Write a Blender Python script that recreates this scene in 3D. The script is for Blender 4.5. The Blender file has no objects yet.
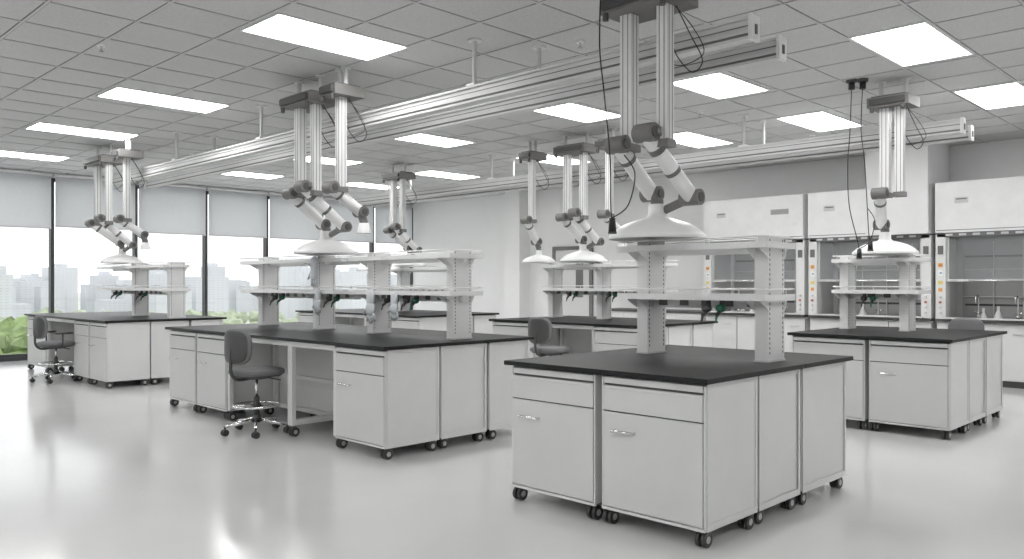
import bpy, bmesh, math, random
from mathutils import Vector, Matrix
random.seed(4)
scn = bpy.context.scene
scn.view_settings.view_transform = 'Standard'
scn.view_settings.look = 'None'
scn.view_settings.exposure = 0.08

# ------------------------------------------------------------ materials
def mat(name, col, rough=0.5, metal=0.0, var=0.03, scale=6.0, bump=0.0, bscale=80, spec=0.5, alpha=1.0, emit=None, es=0.0, coat=0.0):
    m = bpy.data.materials.new(name); m.use_nodes = True
    nt = m.node_tree; b = nt.nodes['Principled BSDF']
    b.inputs['Roughness'].default_value = rough
    b.inputs['Metallic'].default_value = metal
    b.inputs['Specular IOR Level'].default_value = spec
    b.inputs['Alpha'].default_value = alpha
    b.inputs['Coat Weight'].default_value = coat
    tc = nt.nodes.new('ShaderNodeTexCoord')
    n = nt.nodes.new('ShaderNodeTexNoise'); n.inputs['Scale'].default_value = scale
    n.inputs['Detail'].default_value = 3
    nt.links.new(tc.outputs['Object'], n.inputs['Vector'])
    r = nt.nodes.new('ShaderNodeValToRGB')
    r.color_ramp.elements[0].position = 0.3; r.color_ramp.elements[1].position = 0.7
    r.color_ramp.elements[0].color = (*[max(0, c*(1-var)) for c in col], 1)
    r.color_ramp.elements[1].color = (*[min(1, c*(1+var)) for c in col], 1)
    nt.links.new(n.outputs['Fac'], r.inputs['Fac'])
    nt.links.new(r.outputs['Color'], b.inputs['Base Color'])
    if bump > 0:
        n2 = nt.nodes.new('ShaderNodeTexNoise'); n2.inputs['Scale'].default_value = bscale
        nt.links.new(tc.outputs['Object'], n2.inputs['Vector'])
        bp = nt.nodes.new('ShaderNodeBump'); bp.inputs['Strength'].default_value = bump
        bp.inputs['Distance'].default_value = 0.01
        nt.links.new(n2.outputs['Fac'], bp.inputs['Height'])
        nt.links.new(bp.outputs['Normal'], b.inputs['Normal'])
    if emit:
        b.inputs['Emission Color'].default_value = (*emit, 1)
        b.inputs['Emission Strength'].default_value = es
    return m

M = {}
M['cab'] = mat('cabinet_paint', (.71,.71,.705), .38, var=.015)
M['cab2'] = mat('cabinet_panel_paint', (.66,.66,.655), .4, var=.015)
M['seam'] = mat('seam_dark', (.09,.09,.09), .6)
M['top'] = mat('black_epoxy_worktop', (.009,.009,.010), .42, scale=20, var=.2, spec=.28)
M['white'] = mat('white_powder_coat', (.84,.84,.84), .35)
M['shelf'] = mat('shelf_white', (.82,.82,.82), .35)
M['post'] = mat('upright_grey', (.74,.74,.74), .4)
M['alu'] = mat('anodised_aluminium', (.60,.60,.60), .42, metal=.0)
M['chrome'] = mat('polished_steel', (.75,.75,.75), .15, metal=1)
M['dgrey'] = mat('dark_grey_plastic', (.07,.07,.07), .45)
M['mgrey'] = mat('mid_grey_bracket', (.18,.175,.17), .5)
M['black'] = mat('black_rubber', (.015,.015,.015), .5)
M['wheel'] = mat('caster_rubber', (.04,.04,.04), .45)
M['hub'] = mat('caster_hub', (.45,.45,.45), .4)
M['vinyl'] = mat('grey_vinyl', (.15,.15,.155), .5, bump=.05)
M['wall'] = mat('wall_paint', (.82,.82,.82), .7, var=.01)
M['hoodin'] = mat('hood_liner', (.46,.46,.46), .4)
M['grille'] = mat('grille_dark', (.15,.15,.15), .5)
M['glass'] = mat('sash_glass', (.42,.43,.44), .05, alpha=.22)
M['orange'] = mat('label_orange', (.75,.38,.12), .5)
M['yellow'] = mat('label_yellow', (.75,.62,.2), .5)
M['red'] = mat('label_red', (.45,.12,.1), .5)
M['blue'] = mat('label_blue', (.12,.3,.5), .5)
M['green'] = mat('tap_green', (.03,.16,.09), .4)
M['frame'] = mat('window_frame_dark', (.06,.062,.065), .4, metal=.3)
M['lamp'] = mat('light_diffuser', (.9,.9,.9), .5, emit=(1,1,.99), es=14.0)
M['tbar'] = mat('ceiling_tbar', (.60,.60,.60), .5)
M['paper'] = mat('paper_label', (.8,.8,.78), .6)
M['glove'] = mat('nitrile_glove', (.66,.69,.72), .4)

def blind_mat():
    m = bpy.data.materials.new('roller_blind_fabric'); m.use_nodes = True
    nt = m.node_tree; nt.nodes.clear()
    o = nt.nodes.new('ShaderNodeOutputMaterial'); mx = nt.nodes.new('ShaderNodeMixShader')
    d = nt.nodes.new('ShaderNodeBsdfDiffuse'); t = nt.nodes.new('ShaderNodeBsdfTranslucent')
    n = nt.nodes.new('ShaderNodeTexNoise'); n.inputs['Scale'].default_value = 40
    r = nt.nodes.new('ShaderNodeValToRGB')
    r.color_ramp.elements[0].color = (.76,.77,.78,1); r.color_ramp.elements[1].color = (.82,.83,.84,1)
    nt.links.new(n.outputs['Fac'], r.inputs['Fac'])
    nt.links.new(r.outputs['Color'], d.inputs['Color']); nt.links.new(r.outputs['Color'], t.inputs['Color'])
    mx.inputs[0].default_value = .6
    nt.links.new(d.outputs[0], mx.inputs[1]); nt.links.new(t.outputs[0], mx.inputs[2])
    nt.links.new(mx.outputs[0], o.inputs['Surface'])
    return m
M['blind'] = blind_mat()
def pane_mat():
    m = bpy.data.materials.new('window_glass'); m.use_nodes = True
    nt = m.node_tree; nt.nodes.clear()
    o = nt.nodes.new('ShaderNodeOutputMaterial'); mx = nt.nodes.new('ShaderNodeMixShader')
    t = nt.nodes.new('ShaderNodeBsdfTransparent'); g = nt.nodes.new('ShaderNodeBsdfGlossy')
    g.inputs['Roughness'].default_value = .02; mx.inputs[0].default_value = .04
    nt.links.new(t.outputs[0], mx.inputs[1]); nt.links.new(g.outputs[0], mx.inputs[2])
    nt.links.new(mx.outputs[0], o.inputs['Surface'])
    return m
M['pane'] = pane_mat()
def floor_mat():
    m = mat('glossy_epoxy_floor', (.65,.65,.645), .12, var=.02, scale=1.3, spec=1.0)
    nt = m.node_tree; b = nt.nodes['Principled BSDF']
    tc = nt.nodes['Texture Coordinate']
    n2 = nt.nodes.new('ShaderNodeTexNoise'); n2.inputs['Scale'].default_value = 40; n2.inputs['Detail'].default_value = 2
    nt.links.new(tc.outputs['Object'], n2.inputs['Vector'])
    mr = nt.nodes.new('ShaderNodeMapRange'); mr.inputs[1].default_value=.3; mr.inputs[2].default_value=.7
    mr.inputs[3].default_value=.10; mr.inputs[4].default_value=.18
    nt.links.new(n2.outputs['Fac'], mr.inputs[0]); nt.links.new(mr.outputs[0], b.inputs['Roughness'])
    bp = nt.nodes.new('ShaderNodeBump'); bp.inputs['Strength'].default_value=.035; bp.inputs['Distance'].default_value=.01
    nt.links.new(n2.outputs['Fac'], bp.inputs['Height']); nt.links.new(bp.outputs['Normal'], b.inputs['Normal'])
    return m
M['floor'] = floor_mat()
TM = .63; GX = 3.1; GY = 2.12
def tile_mat():
    m = bpy.data.materials.new('mineral_ceiling_tile'); m.use_nodes = True
    nt = m.node_tree; b = nt.nodes['Principled BSDF']; b.inputs['Roughness'].default_value=.9
    tc = nt.nodes.new('ShaderNodeTexCoord'); sx = nt.nodes.new('ShaderNodeSeparateXYZ')
    nt.links.new(tc.outputs['Object'], sx.inputs[0])
    def line(out, off):
        a = nt.nodes.new('ShaderNodeMath'); a.operation='SUBTRACT'; a.inputs[1].default_value=off
        nt.links.new(out, a.inputs[0])
        p = nt.nodes.new('ShaderNodeMath'); p.operation='PINGPONG'; p.inputs[1].default_value=TM/2
        nt.links.new(a.outputs[0], p.inputs[0])
        l = nt.nodes.new('ShaderNodeMath'); l.operation='LESS_THAN'; l.inputs[1].default_value=.018
        nt.links.new(p.outputs[0], l.inputs[0]); return l.outputs[0]
    mx = nt.nodes.new('ShaderNodeMath'); mx.operation='MAXIMUM'
    nt.links.new(line(sx.outputs[0], GX), mx.inputs[0]); nt.links.new(line(sx.outputs[1], GY), mx.inputs[1])
    n = nt.nodes.new('ShaderNodeTexNoise'); n.inputs['Scale'].default_value=90
    nt.links.new(tc.outputs['Object'], n.inputs['Vector'])
    r = nt.nodes.new('ShaderNodeValToRGB'); r.color_ramp.elements[0].position=.35; r.color_ramp.elements[1].position=.6
    r.color_ramp.elements[0].color=(.56,.56,.56,1); r.color_ramp.elements[1].color=(.64,.64,.64,1)
    nt.links.new(n.outputs['Fac'], r.inputs['Fac'])
    mc = nt.nodes.new('ShaderNodeMix'); mc.data_type='RGBA'
    nt.links.new(mx.outputs[0], mc.inputs[0]); nt.links.new(r.outputs['Color'], mc.inputs[6])
    mc.inputs[7].default_value=(.18,.18,.18,1)
    nt.links.new(mc.outputs[2], b.inputs['Base Color'])
    return m
M['tile'] = tile_mat()
def bld_mat():
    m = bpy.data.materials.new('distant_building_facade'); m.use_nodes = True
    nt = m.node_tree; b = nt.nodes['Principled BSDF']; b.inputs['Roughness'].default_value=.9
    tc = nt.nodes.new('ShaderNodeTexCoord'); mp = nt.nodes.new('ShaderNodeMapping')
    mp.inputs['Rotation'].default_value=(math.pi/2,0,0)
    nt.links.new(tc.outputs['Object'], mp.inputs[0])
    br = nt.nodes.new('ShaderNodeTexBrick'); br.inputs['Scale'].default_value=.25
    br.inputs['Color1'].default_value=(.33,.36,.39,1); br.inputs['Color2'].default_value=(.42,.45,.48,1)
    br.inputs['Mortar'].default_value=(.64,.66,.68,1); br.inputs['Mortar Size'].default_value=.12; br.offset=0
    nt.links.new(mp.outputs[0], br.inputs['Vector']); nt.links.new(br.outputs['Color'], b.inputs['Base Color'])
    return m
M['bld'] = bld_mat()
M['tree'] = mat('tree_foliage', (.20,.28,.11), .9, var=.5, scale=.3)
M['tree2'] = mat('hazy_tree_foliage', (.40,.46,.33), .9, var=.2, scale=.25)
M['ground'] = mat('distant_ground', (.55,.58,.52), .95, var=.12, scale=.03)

# ------------------------------------------------------------ mesh builder
class MB:
    def __init__(s): s.bm = bmesh.new(); s.ms = []
    def mi(s, k):
        if k not in s.ms: s.ms.append(k)
        return s.ms.index(k)
    def box(s, x0,x1,y0,y1,z0,z1,m):
        i = s.mi(m); v = [s.bm.verts.new(p) for p in ((x0,y0,z0),(x1,y0,z0),(x1,y1,z0),(x0,y1,z0),(x0,y0,z1),(x1,y0,z1),(x1,y1,z1),(x0,y1,z1))]
        for f in ((0,3,2,1),(4,5,6,7),(0,1,5,4),(1,2,6,5),(2,3,7,6),(3,0,4,7)):
            s.bm.faces.new([v[k] for k in f]).material_index = i
    def cyl(s, p0, p1, r0, m, r1=None, seg=16, cap=True):
        i = s.mi(m); r1 = r0 if r1 is None else r1
        p0=Vector(p0); p1=Vector(p1); d=(p1-p0).normalized()
        a = Vector((0,0,1)) if abs(d.z)<.9 else Vector((1,0,0))
        u = d.cross(a).normalized(); w = d.cross(u).normalized()
        A=[];B=[]
        for k in range(seg):
            t=2*math.pi*k/seg; o=u*math.cos(t)+w*math.sin(t)
            A.append(s.bm.verts.new(p0+o*r0)); B.append(s.bm.verts.new(p1+o*r1))
        for k in range(seg):
            j=(k+1)%seg; f=s.bm.faces.new((A[k],A[j],B[j],B[k])); f.material_index=i; f.smooth=True
        if cap:
            s.bm.faces.new(A[::-1]).material_index=i; s.bm.faces.new(B).material_index=i
    def lathe(s, c, prof, m, seg=40, ax=None):
        i=s.mi(m); rings=[]
        for r,z in prof:
            rings.append([s.bm.verts.new((c[0]+max(r,.0005)*math.cos(2*math.pi*k/seg), c[1]+max(r,.0005)*math.sin(2*math.pi*k/seg), c[2]+z)) for k in range(seg)])
        for a,b in zip(rings,rings[1:]):
            for k in range(seg):
                j=(k+1)%seg; f=s.bm.faces.new((a[k],a[j],b[j],b[k])); f.material_index=i; f.smooth=True
    def sell(s, c, R, m, e=.4, rot=None, bend=0, nu=24, nv=14):
        i=s.mi(m); rot = rot or Matrix.Identity(3)
        def pw(v): return math.copysign(abs(v)**e, v)
        rows=[]
        for a in range(nv+1):
            th=-math.pi/2+math.pi*a/nv; row=[]
            for b in range(nu):
                ph=2*math.pi*b/nu
                p=Vector((R[0]*pw(math.cos(th))*pw(math.cos(ph)), R[1]*pw(math.cos(th))*pw(math.sin(ph)), R[2]*pw(math.sin(th))))
                p.x += bend*(p.y/R[1])**2
                row.append(s.bm.verts.new(Vector(c)+rot@p))
            rows.append(row)
        for a,b in zip(rows,rows[1:]):
            for k in range(nu):
                j=(k+1)%nu; f=s.bm.faces.new((a[k],a[j],b[j],b[k])); f.material_index=i; f.smooth=True
    def tube(s, pts, r, m, seg=8, sub=6, closed=False):
        i=s.mi(m); P=[Vector(p) for p in pts]; n=len(P); Q=[]
        rng = range(n) if closed else range(n-1)
        for k in rng:
            if closed: a,b,c,d=P[(k-1)%n],P[k],P[(k+1)%n],P[(k+2)%n]
            else: a,b,c,d=P[max(k-1,0)],P[k],P[k+1],P[min(k+2,n-1)]
            for q in range(sub):
                t=q/sub
                Q.append(.5*((2*b)+(c-a)*t+(2*a-5*b+4*c-d)*t*t+(3*b-a-3*c+d)*t**3))
        if not closed: Q.append(P[-1])
        rings=[]; u=None
        for k,p in enumerate(Q):
            if closed: d=(Q[(k+1)%len(Q)]-Q[k-1]).normalized()
            else: d=(Q[min(k+1,len(Q)-1)]-Q[max(k-1,0)]).normalized()
            if u is None: u=d.cross(Vector((.3,.2,1))).normalized()
            u=(u-d*u.dot(d)).normalized(); w=d.cross(u)
            rings.append([s.bm.verts.new(p+(u*math.cos(2*math.pi*j/seg)+w*math.sin(2*math.pi*j/seg))*r) for j in range(seg)])
        pr=list(zip(rings,rings[1:]))
        if closed: pr.append((rings[-1],rings[0]))
        for a,b in pr:
            for k in range(seg):
                j=(k+1)%seg; f=s.bm.faces.new((a[k],a[j],b[j],b[k])); f.material_index=i; f.smooth=True
    def finish(s, name, bevel=0):
        bmesh.ops.recalc_face_normals(s.bm, faces=s.bm.faces)
        xs=[v.co for v in s.bm.verts]
        c=Vector(((min(v.x for v in xs)+max(v.x for v in xs))/2,(min(v.y for v in xs)+max(v.y for v in xs))/2,min(v.z for v in xs)))
        if name in ('ceiling','floor'): c=Vector((0,0,0))
        for v in s.bm.verts: v.co-=c
        me=bpy.data.meshes.new(name); s.bm.to_mesh(me); s.bm.free()
        for k in s.ms: me.materials.append(M[k])
        o=bpy.data.objects.new(name, me); o.location=c; scn.collection.objects.link(o)
        if bevel:
            b=o.modifiers.new('bevel','BEVEL'); b.width=bevel; b.segments=2; b.limit_method='ANGLE'; b.angle_limit=math.radians(60)
        return o

# ------------------------------------------------------------ room shell
X0,X1,Y0,Y1,H = -2.6,13.2,-3.2,16.6,3.44
b=MB(); b.box(X0-.2,X1+.2,Y0-.2,Y1+.25,-.15,0,'floor'); b.finish('floor')
b=MB(); b.box(X0-.2,X1+.2,Y0-.2,Y1+.25,H,H+.1,'tile'); b.finish('ceiling')
b=MB(); b.box(X1,X1+.15,Y0,Y1,0,H,'wall'); b.finish('wall_back')
b=MB(); b.box(X0-.15,X0,Y0,Y1,0,H,'wall'); b.finish('wall_left')
b=MB(); b.box(X0,X1,Y0-.15,Y0,0,H,'wall'); b.finish('wall_right')
b=MB()
b.box(X0,X1,Y1,Y1+.12,H-.1,H,'wall'); b.box(X0,X1,Y1-.02,Y1+.12,0,.07,'frame')
b.finish('wall_window')
mull=[-2.55,-1.1,.35,1.85,3.3,4.75,6.25,7.68,9.08,10.5,11.95,13.17]
for k in range(len(mull)-1):
    a,c=mull[k],mull[k+1]
    b=MB()
    b.box(a-.03,a+.03,Y1-.03,Y1+.1,.07,H-.1,'frame')
    if k==len(mull)-2: b.box(c-.03,c+.03,Y1-.03,Y1+.1,.07,H-.1,'frame')
    b.box(a+.03,c-.03,Y1+.0,Y1+.08,H-.16,H-.1,'frame')
    b.box(a+.03,c-.03,Y1+.0,Y1+.08,.07,.12,'frame')
    b.box(a+.03,c-.03,Y1+.035,Y1+.045,.12,H-.16,'pane')
    b.finish('window_%d'%(k+1))
    b=MB(); zb=2.42 if k!=5 else 2.46
    b.box(a+.035,c-.035,Y1-.075,Y1-.072,zb,H-.03,'blind')
    b.box(a+.035,c-.035,Y1-.085,Y1-.062,zb-.025,zb,'alu')
    b.cyl((a+.035,Y1-.073,H-.04),(c-.035,Y1-.073,H-.04),.03,'white')
    b.finish('roller_blind')
b=MB()
x=GX-TM*9
while x<X1:
    if x>X0: b.box(x-.009,x+.009,Y0,Y1-.15,H-.006,H,'tbar')
    x+=TM
y=GY-TM*8
while y<Y1-.15:
    if y>Y0: b.box(X0,X1,y-.009,y+.009,H-.0058,H,'tbar')
    y+=TM
b.finish('trim_1')
b=MB(); b.box(X1-.015,X1,Y0,Y1,0,.1,'mgrey'); b.finish('baseboard_back')

def panel(x,y,w=1.25,d=.61):
    b=MB()
    b.box(x,x+w,y,y+.02,H-.014,H,'white'); b.box(x,x+w,y+d-.02,y+d,H-.014,H,'white')
    b.box(x,x+.02,y+.02,y+d-.02,H-.014,H,'white'); b.box(x+w-.02,x+w,y+.02,y+d-.02,H-.014,H,'white')
    b.box(x+.02,x+w-.02,y+.02,y+d-.02,H-.009,H,'lamp')
    b.finish('ceiling_light_panel')
for y in (5.53,8.8,11.45,14.3): panel(3.12,y)
for y in (2.12,4.05,5.93,8.6,11.35,13.9): panel(6.75,y)
for y in (2.1,4.1,5.95,8.6,11.3,13.7): panel(9.42,y)
panel(3.1,-.9); panel(6.77,-1.5); panel(9.4,-1.5); panel(.5,2.4)  # unseen panels, down to the last panel call, added for even light
for y in (-1.0,2.2,5.5,8.8,12.1): panel(-1.6,y)
panel(11.75,-.2)

for (x,y) in ((5.3,4.4),(6.1,3.9),(6.0,8.2),(2.5,7.4),(8.5,5.2),(5.6,12.6),(10.9,4.9)):
    b=MB(); b.lathe((x,y,H-.012),[(0,0),(.035,0),(.04,.012)],'white',20); b.cyl((x,y,H-.05),(x,y,H-.012),.01,'chrome')
    b.lathe((x,y,H-.052),[(0,0),(.02,0),(.02,.004),(0,.004)],'chrome',12); b.finish('sprinkler_head')

# ------------------------------------------------------------ lab bench
CR=.042
def caster(b,x,y,h=.088,ax='y'):
    for s in (-1,1):
        if ax=='y': p0=(x,y+s*.008,CR); p1=(x,y+s*.030,CR); q=(x,y+s*.032,CR)
        else: p0=(x+s*.008,y,CR); p1=(x+s*.030,y,CR); q=(x+s*.032,y,CR)
        b.cyl(p0,p1,CR,'wheel',seg=20); b.cyl(p0,q,.02,'hub',seg=14)
    b.box(x-.008,x+.008,y-.008,y+.008,.03,.08,'dgrey')
    b.cyl((x,y,.074),(x,y,h),.022,'dgrey',seg=12)

ZB=.098; ZT=.872
def cabinet(b,xf,ya,yb,depth,sgn,hinge=1,style='dd'):
    def bx(d0,d1,*r): 
        a,c=xf+sgn*d0,xf+sgn*d1
        b.box(min(a,c),max(a,c),*r)
    bx(.02,depth,ya,yb,ZB,ZT-.012,'cab')
    bx(.03,depth-.02,ya+.01,yb-.01,ZT-.012,ZT,'seam')
    g=.014
    bx(0,.02,ya+g,yb-g,.665,.808,'cab2')
    bx(.002,.02,ya+g,yb-g,.822,ZT-.014,'cab')
    bx(.014,.02,ya+g,yb-g,.808,.822,'seam')
    bx(.014,.02,ya+g,yb-g,.657,.665,'seam')
    bx(.014,.0205,ya+g-.004,ya+g,ZB+.012,.808,'seam'); bx(.014,.0205,yb-g,yb-g+.004,ZB+.012,.808,'seam')
    bx(0,.02,ya+g,yb-g,ZB+.014,.657,'cab2')
    bx(.004,.02,ya,ya+g-.004,ZB,ZT-.014,'cab'); bx(.004,.02,yb-g+.004,yb,ZB,ZT-.014,'cab')
    bx(-.006,0,ya+g+.02,yb-g-.02,.795,.806,'cab')
    hy = yb-.17 if hinge>0 else ya+.17
    hz=.555
    b.cyl((xf-sgn*.03, hy-.08, hz),(xf-sgn*.03, hy+.08, hz),.008,'chrome',seg=8)
    for yy in (hy-.07,hy+.07): b.cyl((xf-sgn*.03,yy,hz),(xf,yy,hz),.006,'chrome',seg=8)
    bx(.0,.022,ya,yb,ZB-.01,ZB+.006,'cab')

def endpanel(b,xa,xb,y,sgn):
    def by(d0,d1,x0,x1,z0,z1,m):
        a,c=y+sgn*d0,y+sgn*d1; b.box(x0,x1,min(a,c),max(a,c),z0,z1,m)
    by(.0,.006,xa,xb,ZB-.01,ZB+.03,'cab'); by(.0,.006,xa,xb,.84,ZT-.004,'cab')
    by(.0,.006,xa,xa+.024,ZB+.03,.84,'cab'); by(.0,.006,xb-.024,xb,ZB+.03,.84,'cab')

def island(x0,x1,y0,y1,front,xm=None,back=None):
    b=MB(); xm = xm or x0+1.12
    D=.56
    for t,ya,yb,*h in front:
        if t=='cab':
            cabinet(b,x0,ya,yb,D,1,*(h or [1]))
            for yy in (ya+.035,yb-.035):
                caster(b,x0+.045,yy); caster(b,x0+D-.06,yy)
        else:
            b.box(x0,x0+.03,ya,yb,ZT-.05,ZT,'cab')
            b.box(x0+D,x0+D+.02,ya,yb,.35,ZT,'cab2')
            for yy in (ya,yb-.04):
                b.box(x0+.01,x0+.05,yy,yy+.04,ZB,ZT,'cab'); b.box(x0+D-.05,x0+D,yy,yy+.04,ZB,ZT,'cab')
                b.box(x0+.05,x0+D-.05,yy,yy+.04,ZB,ZB+.05,'cab'); b.box(x0+.05,x0+D-.05,yy,yy+.04,ZT-.05,ZT,'cab')
            b.box(x0+D-.05,x0+D-.01,ya,yb,ZB+.0,ZB+.04,'cab')
            b.box(x0+D-.05,x0+D-.03,ya,yb,.42,.46,'cab')
            caster(b,x0+.035,yb-.03); 
    b.box(x0+D+.02,xm-.012,y0+.006,y1,ZB,ZT-.01,'cab')
    for yy in (y0+.05,(y0+y1)/2,y1-.05): caster(b,x0+D+.08,yy); caster(b,xm-.07,yy)
    n=max(2,round((y1-y0)/.72)); w=(y1-y0)/n
    for k in range(n):
        cabinet(b,x1,y0+k*w+.003,y0+(k+1)*w-.003,x1-xm-.02,-1,1)
        caster(b,x1-.05,y0+k*w+.05); caster(b,xm+.09,y0+k*w+.05)
    for yy,sg in ((y0-.006,1),(y1+.006,-1)):
        endpanel(b,x0+.02,x0+D,yy,sg); endpanel(b,x0+D+.02,xm-.014,yy,sg); endpanel(b,xm+.022,x1-.02,yy,sg)
    o=.035
    b.box(x0-o,xm-.002,y0-o,y1+o,ZT,.9,'top'); b.box(xm+.002,x1+o,y0-o,y1+o,ZT,.9,'top')
    b.finish('lab_bench',.003)

island(3.74,5.56,2.26,3.68,[('cab',2.26,2.945,1),('cab',2.995,3.68,1)])
island(3.86,5.52,5.2,9.27,[('cab',5.2,5.9,1),('open',5.9,6.65),('open',6.65,7.86),('cab',7.88,8.56,1),('cab',8.59,9.27,1)])
island(3.9,5.52,11.35,14.9,[('cab',11.35,12.0,1),('cab',12.03,12.6,1),('open',12.62,13.9),('cab',13.92,14.9,1)])
island(7.85,9.6,2.28,3.74,[('cab',2.28,2.98,1),('cab',3.02,3.74,1)])
island(7.85,9.5,5.6,8.1,[('cab',5.6,6.3,1),('open',6.3,7.3),('cab',7.32,8.1,1)])
island(7.85,9.5,9.7,13.2,[('cab',9.7,10.4,1),('cab',10.43,11.1,1),('open',11.12,12.3),('cab',12.32,13.2,1)])

# ------------------------------------------------------------ shelving
def tap(b,x,y,z,col='green'):
    b.cyl((x,y,z),(x,y,z-.06),.018,'dgrey',seg=10); b.cyl((x,y,z-.06),(x-.07,y,z-.11),.013,'dgrey',seg=10)
    b.sell((x-.02,y,z-.065),(.032,.032,.026),col,.8,nu=12,nv=8)
    b.cyl((x-.07,y,z-.11),(x-.085,y,z-.155),.010,col,r1=.006,seg=8)
def glove(b,x,y,zt,s=1.0):
    b.sell((x,y,zt-.06*s),(.022*s,.05*s,.075*s),'glove',.7,nu=16,nv=10)
    b.sell((x,y,zt-.15*s),(.026*s,.058*s,.06*s),'glove',.8,nu=16,nv=10)
    for k,(dy,l) in enumerate(((-.042,.055),(-.016,.075),(.012,.08),(.038,.065))):
        b.cyl((x,y+dy*s,zt-.19*s),(x+.006,y+dy*1.3*s,zt-(.2+l)*s),.012*s,'glove',r1=.009*s,seg=8)
    b.cyl((x,y+.05*s,zt-.13*s),(x-.01,y+.09*s,zt-.2*s),.013*s,'glove',r1=.009*s,seg=8)
def shelving(xc,ys,ya,yb,wide=.11,taps=(),gl=(),L=.13,Rr=.035):
    b=MB()
    for y in ys:
        b.box(xc-wide,xc+wide,y-.045,y+.045,.9,1.7,'post')
        b.box(xc-wide-.004,xc+wide+.004,y-.05,y+.05,.9,.912,'alu')
        for sx in (-1,1):
            xx=xc+sx*(wide-.022)
            for k in range(24):
                z=.95+k*.031; b.box(xx-.004,xx+.004,y-.0465,y-.045,z,z+.016,'seam')
    for z in (1.3,1.63):
        xa=xc-wide-L; xb=xc+wide+Rr
        b.box(xa,xc-wide-.001,ya,yb,z,z+.016,'shelf'); b.box(xc+wide+.001,xb,ya,yb,z,z+.016,'shelf')
        yy=[ya]+[v for y in sorted(ys) for v in (y-.046,y+.046)]+[yb]
        for k in range(0,len(yy),2): b.box(xc-wide-.001,xc+wide+.001,yy[k],yy[k+1],z,z+.016,'shelf')
        b.box(xa-.006,xa,ya,yb,z-.012,z+.028,'shelf'); b.box(xb,xb+.006,ya,yb,z-.012,z+.028,'shelf')
        for q in (ya,yb-.008): b.box(xa,xb,q-.004,q+.008,z-.012,z+.028,'shelf')
        h=z+.06
        c=.05
        b.tube([(xa,ya+c,h),(xa+c*.3,ya+c*.3,h),(xa+c,ya,h),((xa+xb)/2,ya-.0,h),(xb-c,ya,h),(xb-c*.3,ya+c*.3,h),(xb,ya+c,h),(xb,(ya+yb)/2,h),(xb,yb-c,h),(xb-c*.3,yb-c*.3,h),(xb-c,yb,h),((xa+xb)/2,yb,h),(xa+c,yb,h),(xa+c*.3,yb-c*.3,h),(xa,yb-c,h),(xa,(ya+yb)/2,h)],.006,'white',6,4,closed=True)
        n=max(2,int((yb-ya)/.35))
        for k in range(n+1):
            q=ya+.06+(yb-ya-.12)*k/n
            for xx in (xa,xb): b.cyl((xx,q,z+.016),(xx,q,h),.004,'white',seg=6)
        for y in ys:
            for e in (-.052,.046):
                i=b.mi('shelf')
                for s,xe in ((-1,xa+.02),(1,xb-.01)):
                    xs=xc+s*wide
                    q=[(xs,y+e,z),(xe,y+e,z),(xe,y+e,z-.018),(xs,y+e,z-.075)]
                    v=[b.bm.verts.new(p) for p in q]+[b.bm.verts.new((p[0],p[1]+.006,p[2])) for p in q]
                    for f in ((0,1,2,3),(7,6,5,4),(0,4,5,1),(1,5,6,2),(2,6,7,3),(3,7,4,0)):
                        b.bm.faces.new([v[t] for t in f]).material_index=i
    b.box(xc-.04,xc+.04,ya+.06,yb-.06,1.23,1.3,'shelf')
    b.box(xc-.02,xc+.02,ya+.06,yb-.06,1.59,1.63,'shelf')
    y=ya+.2
    while y<yb-.15:
        if all(abs(y-u)>.1 for u in ys): b.box(xc-.043,xc-.04,y-.035,y+.035,1.245,1.285,'mgrey')
        y+=.17
    for t in taps: tap(b,xc-.12,t,1.3,'green'); tap(b,xc-.16,t+.08,1.3,'dgrey')
    b.finish('bench_shelving',.002)
    for t,zt,s in gl:
        b=MB(); glove(b,xc-wide-L-.03,t,zt,s); b.finish('hanging_glove')
shelving(4.87,(2.47,3.38),2.37,3.50,.11,(2.74,))
shelving(4.87,(5.45,6.65),5.3,6.85,.11,(5.9,6.2),((6.42,1.32,1.1),(6.05,1.30,.9)))
shelving(4.87,(7.65,8.85),6.95,9.1,.11,(7.2,8.3),((7.42,1.66,1.1),(7.35,1.32,.9)))
shelving(4.87,(11.45,12.75),11.35,13.9,.11,(12.2,13.2))
shelving(8.95,(3.0,3.62),2.82,3.70,.11,(3.3,))
shelving(8.95,(6.1,7.0,7.9),5.9,8.0,.11,(6.7,7.4))
shelving(8.95,(10.1,11.5),9.85,12.6,.11,(10.9,))

# ------------------------------------------------------------ ceiling rails
def rail(x,ya,yb,hang):
    b=MB(); z0,z1=2.91,3.05
    b.box(x-.045,x+.045,ya,yb,z1-.018,z1,'alu'); b.box(x-.025,x+.025,ya,yb,z0+.055,z1-.018,'alu')
    b.box(x-.045,x+.045,ya,yb,z0+.036,z0+.055,'alu'); b.box(x-.034,x+.034,ya,yb,z0+.018,z0+.036,'mgrey')
    b.box(x-.045,x+.045,ya,yb,z0,z0+.018,'alu')
    b.box(x-.027,x-.025,ya,yb,z0+.082,z0+.09,'mgrey')
    b.box(x-.052,x+.052,ya-.025,ya,z0-.01,z1+.01,'post'); b.box(x-.012,x+.012,ya-.032,ya-.025,z0+.03,z1-.05,'seam')
    b.box(x-.052,x+.052,yb,yb+.025,z0-.01,z1+.01,'post')
    for y in hang:
        b.cyl((x,y,z1),(x,y,H-.012),.018,'alu',seg=12); b.lathe((x,y,H-.014),[(0,0),(.06,0),(.06,.014)],'post',20)
        b.box(x-.05,x+.05,y-.05,y+.05,z1,z1+.02,'post')
    b.finish('overhead_service_rail',.002)
rail(4.64,2.47,13.2,(5.0,8.6,10.9)); rail(5.17,2.55,13.2,(4.75,8.6,10.9))
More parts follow.
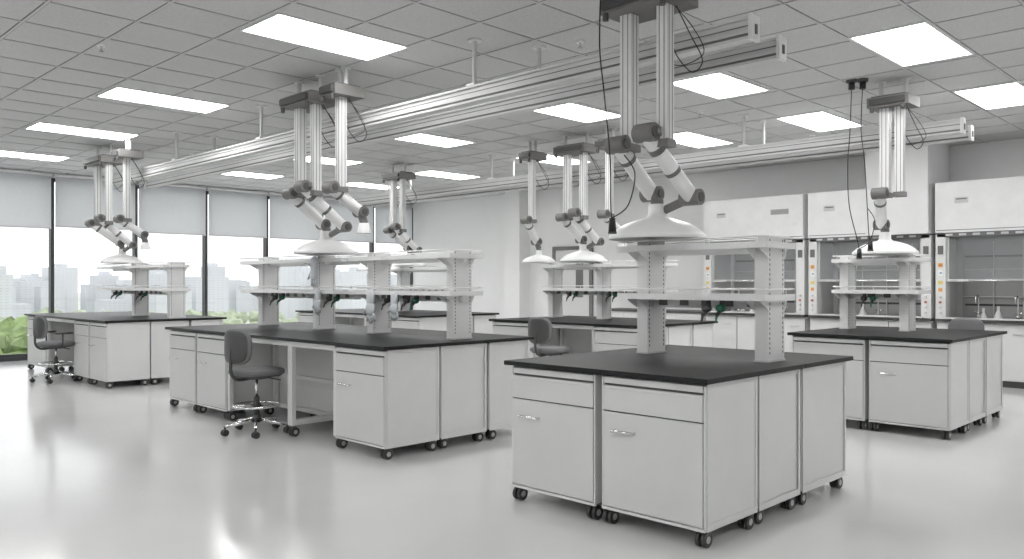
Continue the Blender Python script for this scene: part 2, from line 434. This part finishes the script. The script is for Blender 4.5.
rail(9.0,2.5,13.5,(4.9,9.3,12)); rail(9.5,2.56,13.5,(4.9,9.3,12))

# ------------------------------------------------------------ extraction arms
BZ=3.16
def column(b,x,y,zb,w=.04):
    b.box(x-w,x+w,y-w,y+w,zb,BZ,'post')
    for s in (-1,1):
        b.box(x-w-.002,x-w,y+s*w*.45-.003,y+s*w*.45+.003,zb,BZ,'mgrey')
        b.box(x+s*w*.45-.003,x+s*w*.45+.003,y-w-.002,y-w,zb,BZ,'mgrey')
    b.box(x-w-.01,x+w+.01,y-w-.01,y+w+.01,zb-.02,zb+.03,'mgrey')
def knuckle(b,p,r=.055,ax=(0,1,0),L=.07):
    p=Vector(p); a=Vector(ax).normalized()
    b.cyl(p-a*L,p+a*L,r,'mgrey',seg=20); b.cyl(p-a*(L+.008),p+a*(L+.008),r*.6,'dgrey',seg=16)
DP=[(0,.125),(.06,.125),(.16,.10),(.25,.05),(.305,.012),(.31,0),(.33,0),(.332,.022),(.325,.03),(.28,.07),(.22,.105),(.13,.135),(.075,.148),(.06,.17),(.058,.24),(0,.24)]
def dome(b,x,y,z,r=.33):
    k=r/.33
    b.lathe((x,y,z),[(a*k,c*k) for a,c in DP],'white',48)
    b.cyl((x,y,z+.2*k),(x,y,z+.27*k),.045*k,'mgrey')
def armset(cx,cy,cols,r=.33,name='fume_extraction_arm',z=1.70,arms=2,w=.04,hood=True):
    b=MB()
    ya=min(cols)-.13; yb=max(cols)+.13
    b.box(cx-.15,cx+.18,ya,yb,BZ,BZ+.10,'mgrey'); b.box(cx-.12,cx+.15,ya+.03,yb-.03,BZ+.10,BZ+.115,'dgrey')
    for yy in (ya+.08,yb-.08):
        b.cyl((cx+.02,yy,BZ+.115),(cx+.02,yy,H-.01),.022,'alu',seg=12); b.lathe((cx+.02,yy,H-.012),[(0,0),(.05,0),(.05,.012)],'post',20)
    b.box(cx-.18,cx-.15,ya+.03,yb-.03,BZ+.02,BZ+.08,'dgrey')
    for k in range(2): b.cyl((cx-.15,ya+.05+k*(yb-ya-.1),BZ),(cx-.15,ya+.05+k*(yb-ya-.1),BZ-.05),.02,'dgrey',seg=10)
    for k,y in enumerate(cols): column(b,cx,y,2.28,w if k%2==0 else w*1.1)
    dx,dy=cx+.32,cy+.16
    k1=(cx-.1,cols[-1]+.02,2.3)
    if not hood: dx,dy,z=cx+.25,cols[0]-.02,1.78
    e1=(dx-.02,dy+.03,z+.31)
    b.cyl((cx-.045,cols[-1],2.33),k1,.03,'mgrey'); knuckle(b,k1,.058)
    b.cyl(k1,e1,.054,'white',seg=20); knuckle(b,e1,.052)
    if hood:
        dome(b,dx,dy,z,r); b.cyl(e1,(dx,dy,z+.27*r/.33),.04,'mgrey')
    else:
        b.cyl(e1,(dx,dy,z+.2),.04,'mgrey'); b.cyl((dx,dy,z+.2),(dx,dy,z+.1),.045,'white',r1=.075,seg=24)
    v=(Vector(e1)-Vector(k1)); b.cyl(Vector(k1)+v*.25,Vector(k1)+v*.31,.059,'mgrey',seg=20)
    if arms>1:
        k2=(cx-.1,cols[0]+.08,2.35); b.cyl((cx-.045,cols[0],2.36),k2,.03,'mgrey'); knuckle(b,k2,.06)
        e2=(dx+.02,cols[0]+.02,z+.27); b.cyl(k2,e2,.053,'white',seg=20)
        v=(Vector(e2)-Vector(k2)); b.cyl(Vector(k2)+v*.2,Vector(k2)+v*.27,.058,'mgrey',seg=20)
        b.cyl(Vector(k2)+v*.55,Vector(k2)+v*.6,.056,'mgrey',seg=20)
        knuckle(b,e2,.054); b.cyl(e2,(dx+.02,dy-.05,z+.2),.03,'mgrey')
    y=cols[0]
    b.tube([(cx+.05,y-.05,BZ),(cx+.14,y-.1,2.98),(cx+.18,y-.16,2.82),(cx+.13,y-.12,2.74),(cx+.07,y-.06,2.82),(cx+.045,y-.03,2.9)],.004,'black',6)
    b.tube([(cx+.03,y-.05,BZ),(cx+.10,y-.15,3.0),(cx+.13,y-.2,2.85),(cx+.07,y-.10,2.78),(cx+.045,y-.0,2.8)],.003,'black',6)
    b.finish(name,.002)
armset(4.36,3.04,(2.92,3.2))
armset(4.36,6.5,(6.56,),.27,arms=1,hood=False)
armset(4.36,7.15,(7.0,7.29),.33)
armset(4.36,11.8,(11.9,),.25,arms=1,hood=False)
armset(4.36,12.8,(12.6,13.05),.30)
armset(8.5,3.02,(2.92,3.06),.32,arms=1)
armset(8.5,6.5,(6.56,),.27,arms=1,hood=False)
armset(8.5,7.1,(7.0,7.28),.33)
armset(8.5,7.95,(7.95,),.25,arms=1)
armset(8.5,11.0,(10.95,11.2),.28)

def cable(x,y,z,sw=.1,loop=0):
    b=MB()
    b.lathe((x,y,H-.03),[(0,0),(.05,0),(.055,.03)],'dgrey',16); b.cyl((x,y,H-.1),(x,y,H-.03),.03,'black')
    pts=[(x,y,H-.05),(x+.01,y+.02,H-.5),(x-.02,y+sw*.5,(H+z)/2),(x+.03,y+sw*.6,(H+z)/2-.4),(x+.05,y-.04,z+.1),(x+.04,y-.06,z)]
    b.tube(pts,.0045,'black',6,8)
    if loop: b.tube([(x+.04,y-.06,z+.02),(x+.10,y-.14,z+.1),(x+.12,y-.18,z+.3),(x+.06,y-.14,z+.42)],.004,'black',6,8)
    b.cyl((x+.04,y-.06,z+.02),(x+.04,y-.06,z-.07),.02,'black',r1=.026,seg=14)
    b.cyl((x+.04,y-.06,z-.07),(x+.04,y-.06,z-.082),.029,'dgrey',seg=14)
    b.finish('hanging_power_cable')
cable(4.15,3.27,1.80,-.08,1)
cable(8.2,3.28,1.72,.06,1)
cable(8.25,3.19,1.80,-.05)

# ------------------------------------------------------------ stools
def stool(x,y,ang,h=.60,arms=False):
    b=MB(); R=Matrix.Rotation(ang,3,'Z')
    def T(p): return tuple(R@Vector(p)+Vector((x,y,0)))
    for k in range(5):
        a=2*math.pi*k/5+.3
        e=T((.29*math.cos(a),.29*math.sin(a),.085)); c=T((0,0,.125))
        b.cyl(c,e,.024,'chrome',r1=.014,seg=10)
        ex,ey=e[0],e[1]
        b.cyl((ex,ey,.055),(ex,ey,.09),.01,'dgrey',seg=8)
        for s in (-1,1): b.cyl((ex,ey+s*.006,.03),(ex,ey+s*.026,.03),.03,'wheel',seg=16)
    b.cyl(T((0,0,.10)),T((0,0,.17)),.035,'dgrey'); b.cyl(T((0,0,.17)),T((0,0,.34)),.026,'dgrey'); b.cyl(T((0,0,.34)),T((0,0,h-.06)),.014,'chrome')
    ring=[T((.21*math.cos(2*math.pi*k/16),.21*math.sin(2*math.pi*k/16),.26)) for k in range(16)]
    b.tube(ring,.011,'chrome',8,3,closed=True)
    for k in range(3):
        a=2*math.pi*k/3+.5; b.cyl(T((.02,0,.26)),T((.21*math.cos(a),.21*math.sin(a),.26)),.008,'chrome',seg=8)
    b.cyl(T((0,0,.245)),T((0,0,.285)),.036,'dgrey')
    b.sell(T((0,0,h-.055)),(.11,.11,.02),'dgrey',.5,R)
    b.sell(T((0,0,h-.005)),(.225,.225,.042),'vinyl',.62,R,nu=32)
    b.sell(T((0,0,h-.035)),(.205,.205,.02),'dgrey',.62,R,nu=32)
    b.tube([T((-.05,0,h-.06)),T((-.2,0,h-.065)),T((-.27,0,h+.0)),T((-.275,0,h+.15)),T((-.265,0,h+.25))],.016,'dgrey',8)
    b.sell(T((-.235,0,h+.24)),(.032,.19,.165),'vinyl',.6,R,bend=.045,nu=32)
    b.sell(T((-.262,0,h+.24)),(.02,.175,.15),'dgrey',.6,R,bend=.045,nu=32)
    b.cyl(T((.05,-.1,h-.06)),T((.08,-.25,h-.075)),.006,'black',seg=8)
    if arms:
        for s in (-1,1):
            b.tube([T((-.02,s*.2,h-.05)),T((-.02,s*.27,h-.03)),T((-.02,s*.275,h+.14))],.012,'dgrey',8)
            b.sell(T((0,s*.275,h+.155)),(.12,.03,.015),'dgrey',.5,R)
    b.finish('lab_chair')
stool(3.74,7.02,.12,.58)
stool(3.7,12.75,.1,.54,True)
stool(7.52,6.72,.0,.58)
stool(10.05,2.8,math.pi,.60)

# ------------------------------------------------------------ fume hoods
def hood(y0,w=1.8,open_=.0):
    b=MB(); xf=12.3; xb=13.15; y1=y0+w-.02
    b.box(xf+.1,xb,y0+.02,y1-.02,0,.09,'dgrey')
    b.box(xf+.06,xb,y0,y1,.09,.86,'cab')
    n=3; ww=(y1-y0)/n
    for k in range(n):
        b.box(xf+.04,xf+.06,y0+k*ww+.008,y0+(k+1)*ww-.008,.1,.84,'cab2')
        b.box(xf+.055,xf+.06,y0+k*ww-.008 if k else y0,y0+k*ww+.008,.1,.84,'seam')
        b.cyl((xf+.02,y0+k*ww+.1,.72),(xf+.02,y0+k*ww+.24,.72),.006,'alu',seg=8)
        for q in (.11,.23): b.cyl((xf+.02,y0+k*ww+q,.72),(xf+.04,y0+k*ww+q,.72),.005,'alu',seg=8)
    b.box(xf-.02,xb,y0,y1,.86,.9,'dgrey'); b.box(xf-.05,xf+.03,y0+.1,y1-.1,.902,.925,'alu')
    for a,c in ((y0,y0+.13),(y1-.13,y1)):
        b.box(xf,xf+.18,a,c,.9,2.08,'cab'); b.box(xf+.18,xb,a+(.0 if a==y0 else .1),c-(.1 if a==y0 else 0),.9,2.08,'cab')
    b.box(xb-.06,xb,y0+.13,y1-.13,.9,2.08,'hoodin')
    for z in (1.1,1.45,1.8): b.box(xb-.075,xb-.06,y0+.16,y1-.16,z,z+.3,'hoodin')
    for z in (1.08,1.43,1.78): b.box(xb-.062,xb-.059,y0+.16,y1-.16,z-.01,z+.02,'seam')
    for k in range(1,4): b.cyl((xb-.1,y0+.13+k*.37,.9),(xb-.1,y0+.13+k*.37,2.0),.010,'post',seg=8)
    for z in (1.2,1.6): b.cyl((xb-.1,y0+.15,z),(xb-.1,y1-.15,z),.010,'post',seg=8)
    b.box(xf-.02,xb,y0,y1,2.10,2.8,'white')
    b.box(xf+.0,xf+.2,y0+.02,y1-.02,2.04,2.10,'grille')
    for k in range(9): 
        yy=y0+.2+k*.17; b.box(xf-.006,xf,yy,yy+.09,2.055,2.085,'alu')
    b.box(xf-.024,xf-.02,y0+.015,y1-.015,2.13,2.138,'seam'); b.box(xf-.024,xf-.02,y0+.002,y0+.008,2.138,2.79,'seam')
    b.box(xf-.024,xf-.02,y0+.25,y0+.55,2.50,2.58,'grille')
    for k in range(5): b.box(xf-.026,xf-.024,y0+.25,y0+.55,2.506+k*.015,2.512+k*.015,'cab')
    b.box(xf-.023,xf-.02,y1-.42,y1-.25,2.50,2.58,'alu'); b.box(xf-.024,xf-.023,y1-.40,y1-.27,2.55,2.565,'grille')
    b.box(xf-.023,xf-.02,y0+.1,y0+.2,2.3,2.36,'paper')
    xs=xf+.06; zs=1.42
    b.box(xs,xs+.008,y0+.16,y1-.16,zs+.03,2.04,'glass')
    b.box(xs-.012,xs+.02,y0+.13,y1-.13,zs,zs+.035,'alu'); b.box(xs-.012,xs+.02,y0+.13,y0+.16,zs+.035,2.04,'alu'); b.box(xs-.012,xs+.02,y1-.16,y1-.13,zs+.035,2.04,'alu')
    b.cyl((xs-.03,y0+.4,zs+.015),(xs-.03,y1-.4,zs+.015),.009,'chrome',seg=8)
    for yy in (y0+.42,y1-.42): b.cyl((xs-.03,yy,zs+.015),(xs-.01,yy,zs+.015),.007,'alu',seg=8)
    yc=y1-.065
    b.box(xf-.006,xf,yc-.03,yc+.03,1.62,1.68,'orange'); b.box(xf-.008,xf-.006,yc-.02,yc+.02,1.645,1.655,'black')
    b.box(xf-.006,xf,yc-.03,yc+.03,1.50,1.58,'paper'); b.box(xf-.008,xf-.006,yc-.02,yc+.01,1.53,1.55,'blue')
    b.box(xf-.006,xf,yc-.03,yc+.03,1.38,1.43,'yellow'); b.box(xf-.006,xf,yc-.025,yc+.025,1.28,1.33,'orange')
    for yc in (y0+.065,y1-.065):
        for k,cc in enumerate(('alu','alu','red','alu')):
            b.cyl((xf-.035,yc,.98+k*.075),(xf,yc,.98+k*.075),.016,cc,seg=14)
        b.box(xf-.01,xf,yc-.035,yc+.035,1.80,1.92,'grille')
    for yy,rr in ((y0+1.1,.06),(y0+1.28,.045)):
        b.lathe((xf+.4,yy,.9),[(0,0),(rr,0),(rr,.01),(.018,rr*2),(.018,rr*2+.06)],'paper',16)
    for yy in (y0+.5,y0+.85,y1-.45):
        b.tube([(xf+.35,yy,.9),(xf+.35,yy,1.15),(xf+.33,yy,1.22),(xf+.27,yy,1.24),(xf+.22,yy,1.2),(xf+.215,yy,1.13)],.01,'chrome',8)
        b.cyl((xf+.35,yy,.9),(xf+.35,yy,.95),.022,'chrome')
        b.cyl((xf+.35,yy-.05,.99),(xf+.35,yy+.05,.99),.008,'chrome',seg=8)
    b.finish('fume_hood',.002)
for y in (.15,1.97,3.81,5.66): hood(y,1.8)
b=MB(); b.box(12.2,12.27,3.82,4.68,2.1,H,'wall'); b.box(12.27,13.15,3.82,4.68,2.802,H,'wall'); b.finish('trim_2')
b=MB(); b.box(12.85,X1,12.4,12.85,0,H,'wall'); b.finish('trim_3')
b=MB()
xe=X1-.003; xd=xe-.05
b.box(xd,xe,10.6,10.68,0,2.18,'mgrey'); b.box(xd,xe,11.62,11.7,0,2.18,'mgrey'); b.box(xd,xe,10.68,11.62,2.1,2.18,'mgrey')
b.box(xd+.02,xe,10.68,11.62,0,2.1,'cab2'); b.box(xd+.015,xd+.02,10.85,11.05,1.1,1.85,'grille')
b.cyl((xd-.04,11.5,1.0),(xd-.04,11.38,1.0),.01,'chrome'); b.cyl((xd-.04,11.5,1.0),(xd+.02,11.5,1.0),.01,'chrome')
b.finish('door_1',.002)
b=MB()
b.box(12.55,13.18,7.6,9.9,.09,.86,'cab'); b.box(12.65,13.18,7.62,9.88,0,.09,'dgrey'); b.box(12.52,13.18,7.58,9.92,.86,.9,'dgrey')
for k in range(4):
    b.box(12.53,12.55,7.61+k*.573,7.61+(k+1)*.573-.012,.1,.84,'cab2'); b.cyl((12.51,7.7+k*.573,.72),(12.51,7.84+k*.573,.72),.006,'alu',seg=8)
b.finish('wall_bench',.003)

# ------------------------------------------------------------ outside
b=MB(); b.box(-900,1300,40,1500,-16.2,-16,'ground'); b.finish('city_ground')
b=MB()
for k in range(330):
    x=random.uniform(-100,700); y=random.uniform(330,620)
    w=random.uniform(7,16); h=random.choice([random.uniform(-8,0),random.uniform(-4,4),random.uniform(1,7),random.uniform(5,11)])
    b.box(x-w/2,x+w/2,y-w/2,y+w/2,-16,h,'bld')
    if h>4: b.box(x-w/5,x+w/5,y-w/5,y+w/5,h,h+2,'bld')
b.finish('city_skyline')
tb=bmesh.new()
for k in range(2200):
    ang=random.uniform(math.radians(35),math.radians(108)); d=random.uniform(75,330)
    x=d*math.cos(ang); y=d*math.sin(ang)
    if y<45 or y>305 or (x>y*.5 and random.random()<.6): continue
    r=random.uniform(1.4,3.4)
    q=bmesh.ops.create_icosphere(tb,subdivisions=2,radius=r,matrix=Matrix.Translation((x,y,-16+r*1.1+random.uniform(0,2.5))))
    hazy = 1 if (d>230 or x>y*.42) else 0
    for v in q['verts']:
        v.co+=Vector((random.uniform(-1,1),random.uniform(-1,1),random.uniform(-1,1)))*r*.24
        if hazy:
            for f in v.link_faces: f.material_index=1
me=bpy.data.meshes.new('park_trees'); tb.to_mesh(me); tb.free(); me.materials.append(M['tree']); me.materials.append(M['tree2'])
scn.collection.objects.link(bpy.data.objects.new('park_trees',me))

w=bpy.data.worlds.new('sky'); scn.world=w; w.use_nodes=True
bg=w.node_tree.nodes['Background']; bg.inputs[0].default_value=(.97,.98,1,1); bg.inputs[1].default_value=1.6

cd=bpy.data.cameras.new('camera'); cam=bpy.data.objects.new('camera',cd); scn.collection.objects.link(cam)
cam.location=(0,0,1.4); cam.rotation_euler=(math.pi/2,0,math.radians(44.5-90))
cd.sensor_width=36; cd.lens=36*812/1024; cd.shift_y=3.5/1024; cd.clip_end=3000; cd.clip_start=.05
scn.camera=cam
